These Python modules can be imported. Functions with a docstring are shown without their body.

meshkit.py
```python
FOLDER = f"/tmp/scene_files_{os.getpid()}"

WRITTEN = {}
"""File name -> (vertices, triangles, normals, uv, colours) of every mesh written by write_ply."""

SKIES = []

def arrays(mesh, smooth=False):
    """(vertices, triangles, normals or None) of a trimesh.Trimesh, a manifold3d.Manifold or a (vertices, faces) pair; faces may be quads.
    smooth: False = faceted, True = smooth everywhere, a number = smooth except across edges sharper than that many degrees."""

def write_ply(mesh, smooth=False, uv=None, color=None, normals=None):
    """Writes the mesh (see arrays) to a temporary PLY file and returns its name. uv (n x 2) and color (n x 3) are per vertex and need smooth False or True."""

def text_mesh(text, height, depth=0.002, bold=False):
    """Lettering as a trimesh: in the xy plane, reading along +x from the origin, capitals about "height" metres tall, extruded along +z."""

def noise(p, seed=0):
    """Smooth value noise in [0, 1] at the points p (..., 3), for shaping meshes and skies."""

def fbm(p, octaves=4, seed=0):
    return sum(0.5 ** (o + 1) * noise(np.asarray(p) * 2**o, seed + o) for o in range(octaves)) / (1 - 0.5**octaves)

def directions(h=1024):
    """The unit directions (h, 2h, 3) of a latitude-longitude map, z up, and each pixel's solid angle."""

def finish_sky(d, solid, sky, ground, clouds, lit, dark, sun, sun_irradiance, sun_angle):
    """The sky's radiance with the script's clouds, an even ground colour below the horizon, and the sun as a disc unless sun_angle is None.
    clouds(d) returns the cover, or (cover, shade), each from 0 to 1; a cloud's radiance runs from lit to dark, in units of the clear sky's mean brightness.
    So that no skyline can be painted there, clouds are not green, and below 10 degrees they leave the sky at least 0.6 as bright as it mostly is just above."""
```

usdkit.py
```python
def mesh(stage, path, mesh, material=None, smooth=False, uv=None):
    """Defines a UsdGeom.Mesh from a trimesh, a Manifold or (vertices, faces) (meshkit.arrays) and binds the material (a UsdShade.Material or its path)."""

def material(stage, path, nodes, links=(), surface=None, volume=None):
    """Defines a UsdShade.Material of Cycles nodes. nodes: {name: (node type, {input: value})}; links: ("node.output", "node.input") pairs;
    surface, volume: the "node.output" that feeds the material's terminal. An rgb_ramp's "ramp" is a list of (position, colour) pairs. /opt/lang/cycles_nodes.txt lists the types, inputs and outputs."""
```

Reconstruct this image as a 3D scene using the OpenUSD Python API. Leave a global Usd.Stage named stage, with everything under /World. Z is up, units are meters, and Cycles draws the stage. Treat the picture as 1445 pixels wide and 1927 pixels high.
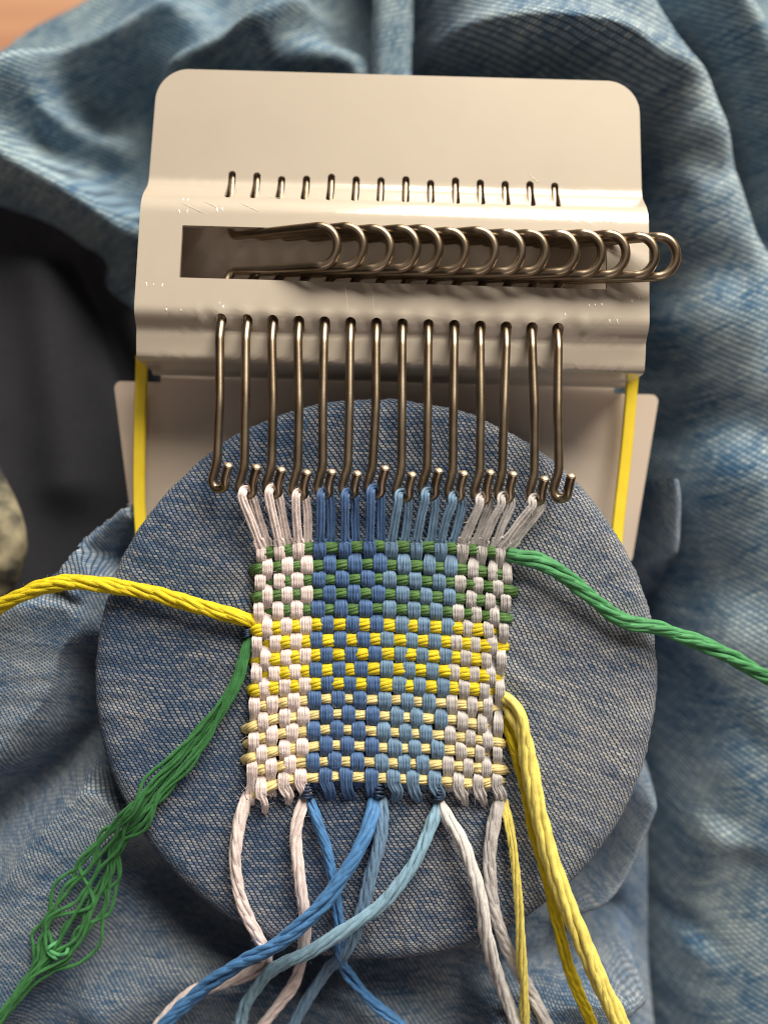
import math, random
import numpy as np
import trimesh, manifold3d, shapely
from shapely.geometry import Polygon, LineString, box as sbox
from scipy import ndimage
from pxr import Usd, UsdGeom, UsdLux, UsdShade, Gf, Vt, Sdf
import usdkit, meshkit

stage = Usd.Stage.CreateInMemory()
UsdGeom.SetStageUpAxis(stage, UsdGeom.Tokens.z)
UsdGeom.SetStageMetersPerUnit(stage, 1.0)
UsdGeom.Xform.Define(stage, '/World')
UsdGeom.Scope.Define(stage, '/World/Looks')
MM = 0.001
rng = np.random.default_rng(7)

# ------------------------------------------------------------------ camera
D, F, CX, CY = 115.0, 1840.0, 722.5, 963.5        # mm above the mended spot; focal length in picture units
cam = UsdGeom.Camera.Define(stage, '/World/camera')
cam.AddTranslateOp().Set(Gf.Vec3d(0, 0, D * MM))
cam.CreateHorizontalApertureAttr(36.0)
cam.CreateFocalLengthAttr(36.0 * F / 1445.0)
cam.CreateFStopAttr(36.0 * F / 1445.0 / 3.9)
cam.CreateFocusDistanceAttr(112.8 * MM)
cam.CreateClippingRangeAttr(Gf.Vec2f(0.005, 50.0))
cam.CreateExposureAttr(0.0)

# ------------------------------------------------------------------ lamps
def rect_lamp(name, pos, target, w, h, power, color):
    l = UsdLux.RectLight.Define(stage, '/World/' + name)
    p, t = Gf.Vec3d(*pos), Gf.Vec3d(*target)
    m = Gf.Matrix4d().SetLookAt(p, t, Gf.Vec3d(0.13, 0.2, 0.97)).GetInverse()
    l.AddTransformOp().Set(m)
    l.CreateWidthAttr(w); l.CreateHeightAttr(h)
    l.CreateIntensityAttr(power); l.CreateColorAttr(Gf.Vec3f(*color))
    return l
rect_lamp('window_light', (0.38, 0.97, 0.56), (0, 0, 0), 0.80, 0.80, 20.0, (1.0, 0.905, 0.755))
rect_lamp('room_light', (-0.4, -0.1, 1.3), (0, 0, 0), 1.4, 1.4, 0.28, (1.0, 0.84, 0.74))
rect_lamp('front_fill', (0.25, -0.95, 0.75), (0, 0, 0), 0.8, 0.8, 1.35, (1.0, 0.80, 0.68))  # unseen fill lamp added in front to brighten the shaded metal

# ------------------------------------------------------------------ helpers
def P(px, py, z):
    k = (D - z) / F
    return np.array([(px - CX) * k, -(py - CY) * k, z])
def PX(x, y, z):
    k = F / (D - z)
    return CX + x * k, CY - y * k

used = {}
def numbered(path):
    n = used.get(path, 0); used[path] = n + 1
    return path if n == 0 else '%s_%03d' % (path, n)
def props(prim, label=None, category=None, group=None, kind=None):
    for k, v in (('label', label), ('category', category), ('group', group), ('kind', kind)):
        if v: prim.SetCustomDataByKey(k, v)
    return prim
def thing(name, label, category, group=None, at=(0, 0, 0)):
    x = UsdGeom.Xform.Define(stage, numbered('/World/' + name))
    x.AddTranslateOp().Set(Gf.Vec3d(*(np.asarray(at, float) * MM)))
    x.GetPrim().SetCustomDataByKey('at', ' ') if False else None
    ORIGIN[str(x.GetPath())] = np.asarray(at, float)
    return props(x.GetPrim(), label, category, group)
ORIGIN = {}
def origin_of(parent):
    s = str(parent.GetPath())
    return ORIGIN.get('/'.join(s.split('/')[:3]), np.zeros(3))
def obj(name, mesh, mat, parent=None, smooth=True, uv=None, **k):
    base = str(parent.GetPath()) if parent else '/World'
    if isinstance(mesh, trimesh.Trimesh): v, f = np.array(mesh.vertices), np.array(mesh.faces)
    else: v, f = mesh
    if parent: v = v - origin_of(parent)
    m = usdkit.mesh(stage, numbered(base + '/' + name), (v * MM, f), LOOK[mat], smooth=smooth, uv=uv)
    return props(m.GetPrim(), **k)
def cat(parts):
    vs, fs, n = [], [], 0
    for v, f in parts:
        vs.append(v); fs.append(f + n); n += len(v)
    return np.vstack(vs), np.vstack(fs)

def tube_uv(parts):
    """Around (0..1, mirrored so that it has no seam) and along (mm) every tube of parts, for the fibre texture."""
    out = []
    for k, (v, f, n, sides) in enumerate(parts):
        c = v[:n * sides].reshape(n, sides, 3).mean(1)
        L = np.r_[0, np.cumsum(np.linalg.norm(np.diff(c, axis=0), axis=1))] + k * 37.3
        a = np.abs(np.arange(sides) / sides * 2 - 1)
        out.append(np.vstack([np.stack(np.broadcast_arrays(a[None, :] + k * 3.7, L[:, None]), -1).reshape(-1, 2), [[k * 3.7, L[0]], [k * 3.7, L[-1]]]]))
    return np.vstack(out)
def put_tubes(name, tubes, mat, parent, **k):
    """tubes: list of (path, radius, sides) joined into one mesh with fibre coordinates."""
    made = [tube(p, r, s) for p, r, s in tubes]
    uv = tube_uv([(v, f, len(t[0]), t[2]) for (v, f), t in zip(made, tubes)])
    return obj(name, cat(made), mat, parent, uv=uv, **k)
def spline(pts, step):
    """Catmull-Rom through the points, resampled evenly."""
    p = np.asarray(pts, float)
    q = np.vstack([2 * p[0] - p[1], p, 2 * p[-1] - p[-2]])
    out = []
    for i in range(1, len(q) - 2):
        a, b, c, d = q[i - 1:i + 3]
        n = max(4, int(np.linalg.norm(c - b) / step * 2))
        t = np.linspace(0, 1, n, endpoint=False)[:, None]
        out.append(0.5 * (2 * b + (c - a) * t + (2 * a - 5 * b + 4 * c - d) * t**2 + (3 * b - a - 3 * c + d) * t**3))
    out.append(p[-1:])
    return resample(np.vstack(out), step)
def resample(p, step):
    s = np.r_[0, np.cumsum(np.linalg.norm(np.diff(p, axis=0), axis=1))]
    n = max(3, int(s[-1] / step) + 1)
    t = np.linspace(0, s[-1], n)
    return np.stack([np.interp(t, s, p[:, k]) for k in range(p.shape[1])], 1)
def fillet(pts, r, step=0.15):
    """A polyline with its corners rounded."""
    p = [np.asarray(a, float) for a in pts]
    out = [p[0]]
    for a, b, c in zip(p, p[1:], p[2:]):
        u, w = a - b, c - b
        lu, lw = np.linalg.norm(u), np.linalg.norm(w)
        d = min(r, lu * 0.48, lw * 0.48)
        s, e = b + u / lu * d, b + w / lw * d
        t = np.linspace(0, 1, 9)[:, None]
        out += list((1 - t)**2 * s + 2 * t * (1 - t) * b + t**2 * e)
    out.append(p[-1])
    return resample(np.array(out), step)
def frames(p):
    """Tangent, side (in the ground plane where possible) and up per point."""
    t = np.gradient(p, axis=0); t /= np.linalg.norm(t, axis=1, keepdims=True) + 1e-12
    ref = np.array([0, 0, 1.0])
    side = np.cross(t, ref); n = np.linalg.norm(side, axis=1, keepdims=True)
    bad = n[:, 0] < 0.05
    side = side / np.maximum(n, 1e-9)
    if bad.any():
        good = np.where(~bad)[0]
        if len(good):
            for i in np.where(bad)[0]: side[i] = side[good[np.argmin(abs(good - i))]]
        else: side[:] = [1, 0, 0]
    side -= t * (side * t).sum(1, keepdims=True); side /= np.linalg.norm(side, axis=1, keepdims=True) + 1e-12
    return t, side, np.cross(side, t)
def transport(p):
    """A frame without twist."""
    t = np.gradient(p, axis=0); t /= np.linalg.norm(t, axis=1, keepdims=True) + 1e-12
    a = np.cross(t[0], [0.3, 0.2, 0.93]); a /= np.linalg.norm(a)
    A = [a]
    for i in range(1, len(p)):
        a = a - t[i] * (a @ t[i]); a = a / (np.linalg.norm(a) + 1e-12); A.append(a)
    A = np.array(A)
    return t, A, np.cross(t, A)
def tube(p, r, sides=6, caps=True):
    p = np.asarray(p, float); n = len(p)
    r = np.broadcast_to(np.asarray(r, float), (n,))
    t, a, b = transport(p)
    ang = np.arange(sides) * 2 * np.pi / sides
    v = (p[:, None] + r[:, None, None] * (np.cos(ang)[None, :, None] * a[:, None] + np.sin(ang)[None, :, None] * b[:, None])).reshape(-1, 3)
    i, j = np.meshgrid(np.arange(n - 1), np.arange(sides), indexing='ij')
    q = np.stack([i * sides + j, i * sides + (j + 1) % sides, (i + 1) * sides + (j + 1) % sides, (i + 1) * sides + j], -1).reshape(-1, 4)
    f = np.vstack([q[:, [0, 1, 2]], q[:, [0, 2, 3]]])
    if caps:
        v = np.vstack([v, p[:1] - t[:1] * r[0] * 0.5, p[-1:] + t[-1:] * r[-1] * 0.5])
        k = np.arange(sides)
        f = np.vstack([f, np.stack([np.full(sides, n * sides), (k + 1) % sides, k], 1),
                       np.stack([np.full(sides, n * sides + 1), (n - 1) * sides + k, (n - 1) * sides + (k + 1) % sides], 1)])
    return v, f
def smooth_noise(n, step, scale, amp, g):
    """1-D wander along a thread, n x 2."""
    m = max(4, int(n * step / scale) + 3)
    x = np.linspace(0, m - 1.001, n); i = x.astype(int); t = (x - i)[:, None]; t = t * t * (3 - 2 * t)
    y = g.normal(0, amp, (m + 1, 2))
    return y[i] * (1 - t) + y[i + 1] * t

# ------------------------------------------------------------------ materials
LOOK = {}
def mat(name, nodes, links, surface='p.BSDF'):
    LOOK[name] = usdkit.material(stage, '/World/Looks/' + name, nodes, links, surface=surface)

def denim(name, light, pale, dark, worn=0.5, q=0.30, L=0.66, bump=0.9, patch_scale=0.09, blotch=0.9, lit_side=None, wander=1.3, shear=0.14, gap=0.06):
    N, K = {}, []
    def m(nm, op, a=None, b=None, c=None, clamp=False):
        d = {'math_type': op}
        if clamp: d['use_clamp'] = True
        for key, x in (('value1', a), ('value2', b), ('value3', c)):
            if isinstance(x, (int, float)): d[key] = float(x)
            elif x is not None: K.append((x, nm + '.' + key))
        N[nm] = ('math', d)
        return nm + '.value'
    N['tc'] = ('texture_coordinate', {})
    N['warpn'] = ('noise_texture', {'scale': 0.16, 'detail': 2.0}); K.append(('tc.UV', 'warpn.vector'))
    N['wsub'] = ('vector_math', {'math_type': 'subtract', 'vector2': (0.5, 0.5, 0.5)}); K.append(('warpn.color', 'wsub.vector1'))
    N['wmul'] = ('vector_math', {'math_type': 'scale', 'scale': wander}); K.append(('wsub.vector', 'wmul.vector1'))
    N['uvw'] = ('vector_math', {'math_type': 'add'}); K += [('tc.UV', 'uvw.vector1'), ('wmul.vector', 'uvw.vector2')]
    N['sep'] = ('separate_xyz', {}); K.append(('uvw.vector', 'sep.vector'))
    r = m('r', 'divide', 'sep.y', q)
    row = m('row', 'floor', r); vf = m('vf', 'fraction', r)
    N['rwn'] = ('white_noise_texture', {'dimensions': '1D'}); K.append((row, 'rwn.w'))
    shift = m('shift', 'multiply', row, 1 / 3.0)
    jit = m('jit', 'multiply', 'rwn.value', 0.08)
    t0 = m('t0', 'divide', 'sep.x', L); t1 = m('t1', 'add', t0, shift); t2 = m('t2', 'add', t1, jit); t = m('t', 'multiply_add', vf, shear, t2)
    tf = m('tf', 'fraction', t); col = m('col', 'floor', t)
    a1 = m('a1', 'subtract', tf, 0.5); a2 = m('a2', 'absolute', a1)
    N['dm'] = ('map_range', {'range_type': 'smoothstep', 'from_min': 0.46, 'from_max': 0.27, 'to_min': 0.0, 'to_max': 1.0, 'clamp': True}); K.append((a2, 'dm.value'))
    b1 = m('b1', 'subtract', vf, 0.5); b2 = m('b2', 'absolute', b1)
    N['rm'] = ('map_range', {'range_type': 'smoothstep', 'from_min': 0.50, 'from_max': 0.30, 'to_min': 0.18, 'to_max': 1.0, 'clamp': True}); K.append((b2, 'rm.value'))
    mask = m('mask', 'multiply', 'dm.result', 'rm.result')
    # slub streaks that run along each yarn, and one tone per dash
    su = m('su', 'multiply', 'sep.x', 0.16); sr = m('sr', 'multiply', row, 2.37)
    N['sv'] = ('combine_xyz', {}); K += [(su, 'sv.x'), (sr, 'sv.y')]
    N['sn'] = ('noise_texture', {'scale': 1.0, 'detail': 3.0, 'roughness': 0.65}); K.append(('sv.vector', 'sn.vector'))
    N['cv'] = ('combine_xyz', {}); K += [(col, 'cv.x'), (row, 'cv.y')]
    N['cw'] = ('white_noise_texture', {'dimensions': '2D'}); K.append(('cv.vector', 'cw.vector'))
    N['bn'] = ('noise_texture', {'scale': patch_scale, 'detail': 4.0, 'roughness': 0.6}); K.append(('tc.UV', 'bn.vector'))
    e1 = m('e1', 'multiply_add', 'sn.fac', 1.35, -0.675); e2 = m('e2', 'multiply_add', 'bn.fac', blotch, -0.5 * blotch)
    e3 = m('e3', 'add', e1, e2); e4 = m('e4', 'multiply_add', 'cw.value', 0.34, e3)
    if lit_side:  # side-to-side brightening painted into the denim colour
        N['fd'] = ('map_range', {'range_type': 'smoothstep', 'from_min': lit_side[0], 'from_max': lit_side[1], 'to_min': -lit_side[2], 'to_max': lit_side[2], 'clamp': True}); K.append(('sep.x', 'fd.value'))
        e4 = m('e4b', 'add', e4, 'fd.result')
    e5 = m('e5', 'add', e4, worn - 0.17, clamp=True)
    N['lc'] = ('mix_color', {'a': light, 'b': pale}); K.append((e5, 'lc.fac'))
    N['mk'] = ('map_range', {'from_min': 0.0, 'from_max': 1.0, 'to_min': gap, 'to_max': 1.0}); K.append((mask, 'mk.value'))
    N['dc'] = ('mix_color', {'a': dark}); K += [('mk.result', 'dc.fac'), ('lc.result', 'dc.b')]
    N['fz'] = ('noise_texture', {'scale': 9.0, 'detail': 2.0}); K.append(('tc.UV', 'fz.vector'))
    hh = m('hh', 'multiply_add', 'fz.fac', 0.35, mask)
    N['bp'] = ('bump', {'strength': bump, 'distance': 0.00012}); K.append((hh, 'bp.height'))
    N['p'] = ('principled_bsdf', {'roughness': 0.85, 'specular_ior_level': 0.18, 'sheen_weight': 0.12, 'sheen_roughness': 0.5, 'sheen_tint': (0.75, 0.85, 1.0)})
    K += [('dc.result', 'p.base_color'), ('bp.normal', 'p.normal')]
    mat(name, N, K)
denim('denim_patch', (0.064, 0.115, 0.215), (0.53, 0.53, 0.53), (0.007, 0.010, 0.026), worn=0.29, lit_side=(86.0, 128.0, 0.13))  # right half painted paler and left darker, light put into the colour
denim('denim_fold', (0.055, 0.140, 0.255), (0.44, 0.56, 0.60), (0.010, 0.022, 0.050), q=0.36, L=0.72, worn=0.45, shear=0.30, gap=0.22, bump=0.6, blotch=1.5)
denim('denim_leg', (0.055, 0.140, 0.260), (0.46, 0.56, 0.60), (0.006, 0.014, 0.034), worn=0.41, q=0.44, L=0.84, shear=0.26, gap=0.22, blotch=1.5, bump=0.7, wander=0.6)
denim('denim_gather_lit', (0.075, 0.155, 0.290), (0.52, 0.57, 0.60), (0.007, 0.013, 0.032), worn=0.34, blotch=1.3)  # brighter copy of the panel denim; the light on the folds is painted in

def thread(name, color, dark=0.62, rough=0.5):
    c = np.array(color)
    mat(name, {'tc': ('texture_coordinate', {}), 'n': ('noise_texture', {'scale': 900.0, 'detail': 3.0}), 'st': ('mapping', {'scale': (9.0, 0.9, 1.0)}), 'n2': ('noise_texture', {'scale': 1.0, 'detail': 3.0, 'roughness': 0.7}), 'av': ('math', {'math_type': 'multiply_add', 'value2': 0.7}),
               'sb': ('math', {'math_type': 'multiply_add', 'value2': 1.6, 'value3': -0.65, 'use_clamp': True}),
               'm': ('mix_color', {'a': tuple(c * dark), 'b': tuple(np.minimum(c * 1.18, 0.9))}),
               'b': ('bump', {'strength': 0.9, 'distance': 0.00012}),
               'p': ('principled_bsdf', {'roughness': rough, 'specular_ior_level': 0.3, 'sheen_weight': 0.4, 'sheen_roughness': 0.4, 'sheen_tint': tuple(np.minimum(c * 1.3 + 0.1, 1))})},
        [('tc.object', 'n.vector'), ('tc.UV', 'st.vector'), ('st.vector', 'n2.vector'), ('n2.fac', 'av.value1'), ('n.fac', 'av.value3'), ('av.value', 'sb.value1'), ('sb.value', 'm.fac'), ('m.result', 'p.base_color'), ('n2.fac', 'b.height'), ('b.normal', 'p.normal')])
thread('thread_white', (0.74, 0.64, 0.64))
thread('thread_blue', (0.070, 0.140, 0.31))
thread('thread_bright_blue', (0.07, 0.20, 0.44))
thread('thread_light_blue', (0.145, 0.245, 0.385))
thread('thread_sky_blue', (0.22, 0.37, 0.50))
thread('thread_grey', (0.50, 0.48, 0.49))
thread('thread_pale_grey', (0.62, 0.61, 0.62))
thread('thread_green', (0.075, 0.165, 0.048))
thread('thread_leaf_green', (0.065, 0.26, 0.105))
thread('thread_deep_green', (0.045, 0.185, 0.062))
thread('thread_yellow', (0.64, 0.51, 0.015), rough=0.6)
thread('thread_cream', (0.70, 0.58, 0.27), rough=0.6)
thread('thread_pale_yellow', (0.80, 0.66, 0.17), rough=0.5)
thread('thread_navy', (0.022, 0.04, 0.085))

mat('satin_aluminium',
    {'tc': ('texture_coordinate', {}), 'mp': ('mapping', {'scale': (45.0, 70.0, 45.0)}), 'n': ('noise_texture', {'scale': 1.0, 'detail': 4.0}),
     'n2': ('noise_texture', {'scale': 75.0, 'detail': 6.0, 'roughness': 0.65}), 'mb': ('mapping', {'scale': (2600.0, 60.0, 60.0)}), 'nb': ('noise_texture', {'scale': 1.0, 'detail': 3.0}), 'mr': ('map_range', {'from_min': 0.3, 'from_max': 0.7, 'to_min': 0.40, 'to_max': 0.56}),
     'c': ('mix_color', {'a': (0.405, 0.358, 0.302), 'b': (0.475, 0.422, 0.358)}), 'b': ('bump', {'strength': 0.10, 'distance': 0.00003}),
     'p': ('principled_bsdf', {'metallic': 0.12, 'roughness': 0.5, 'specular_ior_level': 0.4, 'coat_weight': 0.9, 'coat_roughness': 0.10})},
    [('tc.object', 'mp.vector'), ('mp.vector', 'n.vector'), ('tc.object', 'n2.vector'), ('n.fac', 'mr.value'), ('mr.result', 'p.roughness'), ('tc.object', 'mb.vector'), ('mb.vector', 'nb.vector'), ('n2.fac', 'c.fac'), ('c.result', 'p.base_color'), ('nb.fac', 'b.height'), ('b.normal', 'p.normal')])
mat('brightened_aluminium', {'tc': ('texture_coordinate', {}), 'n': ('noise_texture', {'scale': 160.0, 'detail': 4.0}), 'c': ('mix_color', {'a': (0.56, 0.47, 0.40), 'b': (0.61, 0.52, 0.45)}),
    'p': ('principled_bsdf', {'metallic': 0.12, 'roughness': 0.5})}, [('tc.object', 'n.vector'), ('n.fac', 'c.fac'), ('c.result', 'p.base_color')])  # frame metal again, lightened to make up for the shade under the bridge
mat('bright_nick', {'p': ('principled_bsdf', {'metallic': 0.3, 'roughness': 0.3, 'base_color': (0.92, 0.88, 0.83)})}, [])
mat('bronzed_wire',
    {'tc': ('texture_coordinate', {}), 'n': ('noise_texture', {'scale': 260.0, 'detail': 4.0}), 'n2': ('noise_texture', {'scale': 4000.0, 'detail': 2.0}),
     'c': ('rgb_ramp', {'ramp': [(0.3, (0.215, 0.165, 0.115)), (0.7, (0.40, 0.325, 0.245))]}),
     'b': ('bump', {'strength': 0.15, 'distance': 0.00003}),
     'p': ('principled_bsdf', {'metallic': 1.0, 'roughness': 0.36})},
    [('tc.object', 'n.vector'), ('tc.object', 'n2.vector'), ('n.fac', 'c.fac'), ('c.color', 'p.base_color'), ('n2.fac', 'b.height'), ('b.normal', 'p.normal')])
mat('cut_wire', {'p': ('principled_bsdf', {'metallic': 1.0, 'roughness': 0.5, 'base_color': (0.52, 0.42, 0.31)})}, [])
mat('yellow_rubber', {'tc': ('texture_coordinate', {}), 'n': ('noise_texture', {'scale': 500.0}), 'c': ('mix_color', {'a': (0.66, 0.49, 0.012), 'b': (0.78, 0.60, 0.03)}),
                      'p': ('principled_bsdf', {'roughness': 0.55, 'subsurface_weight': 0.0})}, [('tc.object', 'n.vector'), ('n.fac', 'c.fac'), ('c.result', 'p.base_color')])
mat('warm_floor', {'tc': ('texture_coordinate', {}), 'mp': ('mapping', {'scale': (6.0, 60.0, 6.0)}), 'n': ('noise_texture', {'scale': 1.0, 'detail': 5.0}),
                   'c': ('rgb_ramp', {'ramp': [(0.3, (0.42, 0.20, 0.12)), (0.7, (0.66, 0.40, 0.24))]}), 'p': ('principled_bsdf', {'roughness': 0.5})},
    [('tc.object', 'mp.vector'), ('mp.vector', 'n.vector'), ('n.fac', 'c.fac'), ('c.color', 'p.base_color')])

mat('gap_shade', {'tc': ('texture_coordinate', {}), 'n': ('noise_texture', {'scale': 2500.0, 'detail': 2.0}), 'c': ('mix_color', {'a': (0.022, 0.024, 0.031), 'b': (0.046, 0.048, 0.060)}),
                   'p': ('principled_bsdf', {'roughness': 0.9, 'specular_ior_level': 0.1})}, [('tc.object', 'n.vector'), ('n.fac', 'c.fac'), ('c.result', 'p.base_color')])  # near-black tone standing in for deep shadow

mat('khaki_cloth', {'tc': ('texture_coordinate', {}), 'n': ('noise_texture', {'scale': 260.0, 'detail': 4.0}), 'c': ('rgb_ramp', {'ramp': [(0.35, (0.05, 0.05, 0.05)), (0.5, (0.22, 0.20, 0.14)), (0.7, (0.36, 0.32, 0.22))]}),
                   'p': ('principled_bsdf', {'roughness': 0.9, 'specular_ior_level': 0.15})}, [('tc.object', 'n.vector'), ('n.fac', 'c.fac'), ('c.color', 'p.base_color')])

# ------------------------------------------------------------------ the floor far below
fl = trimesh.creation.box((900, 900, 4)); fl.apply_translation((0, 0, -92))
obj('floor', fl, 'warm_floor', smooth=False, kind='structure', label='warm orange brown surface blurred far below the jeans')

# ------------------------------------------------------------------ jeans
def dist_poly(x, y, pts):
    """Distance (mm) of points to a polyline and the position along it 0..1."""
    p = np.asarray(pts, float)
    best, along = np.full(x.shape, 1e9), np.zeros(x.shape)
    L = np.r_[0, np.cumsum(np.linalg.norm(np.diff(p, axis=0), axis=1))]
    for a, b, l0 in zip(p, p[1:], L):
        d = b - a; n2 = d @ d
        t = np.clip(((x - a[0]) * d[0] + (y - a[1]) * d[1]) / n2, 0, 1)
        q = np.hypot(x - a[0] - t * d[0], y - a[1] - t * d[1])
        k = q < best
        best = np.where(k, q, best); along = np.where(k, (l0 + t * math.sqrt(n2)) / L[-1], along)
    return best, along
def ridge(x, y, px, h, w, z=-12.0, taper=(0.0, 0.0), power=2.0):
    k = (D - z) / F
    pts = [P(a, b, z)[:2] for a, b in px]
    pts = spline(np.array([[*p, 0] for p in pts]), 1.5)[:, :2] if len(pts) > 2 else pts
    d, t = dist_poly(x, y, pts)
    e = np.ones_like(t)
    if taper[0]: e = e * np.clip(t / taper[0], 0, 1)
    if taper[1]: e = e * np.clip((1 - t) / taper[1], 0, 1)
    e = e * e * (3 - 2 * e)
    return h * e * np.exp(-(d / (w * k))**power)
def sstep(a, b, x):
    t = np.clip((x - a) / (b - a), 0, 1); return t * t * (3 - 2 * t)
def fb(x, y, s, seed, o=3):
    return meshkit.fbm(np.stack([x * s, y * s, np.zeros_like(x)], -1), o, seed) - 0.5
def grid_mesh(x0, x1, y0, y1, step, height, keep=None, uvf=None):
    xs, ys = np.arange(x0, x1 + step, step), np.arange(y0, y1 + step, step)
    X, Y = np.meshgrid(xs, ys)
    Z = height(X, Y)
    v = np.stack([X, Y, Z], -1).reshape(-1, 3)
    n = len(xs)
    i, j = np.meshgrid(np.arange(len(ys) - 1), np.arange(n - 1), indexing='ij')
    a = (i * n + j).ravel()
    f = np.vstack([np.stack([a, a + 1, a + n + 1], 1), np.stack([a, a + n + 1, a + n], 1)])
    if keep is not None:
        K = keep(X, Y, Z).ravel()
        f = f[K[f].all(1)]
    uv = uvf(X, Y, Z).reshape(-1, 2) if uvf else v[:, :2]
    u = np.unique(f); m = np.full(len(v), -1); m[u] = np.arange(len(u))
    return v[u], m[f], uv[u]
def flat_uv(ang, bend=None):
    """Cloth coordinates in mm."""
    def f(X, Y, Z):
        U, V = X.copy(), Y + 0.35 * Z
        if bend is not None: U, V = bend(U, V)
        c, s = math.cos(ang), math.sin(ang)
        return np.stack([c * U + s * V + 100, -s * U + c * V + 200], -1)
    return f

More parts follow.
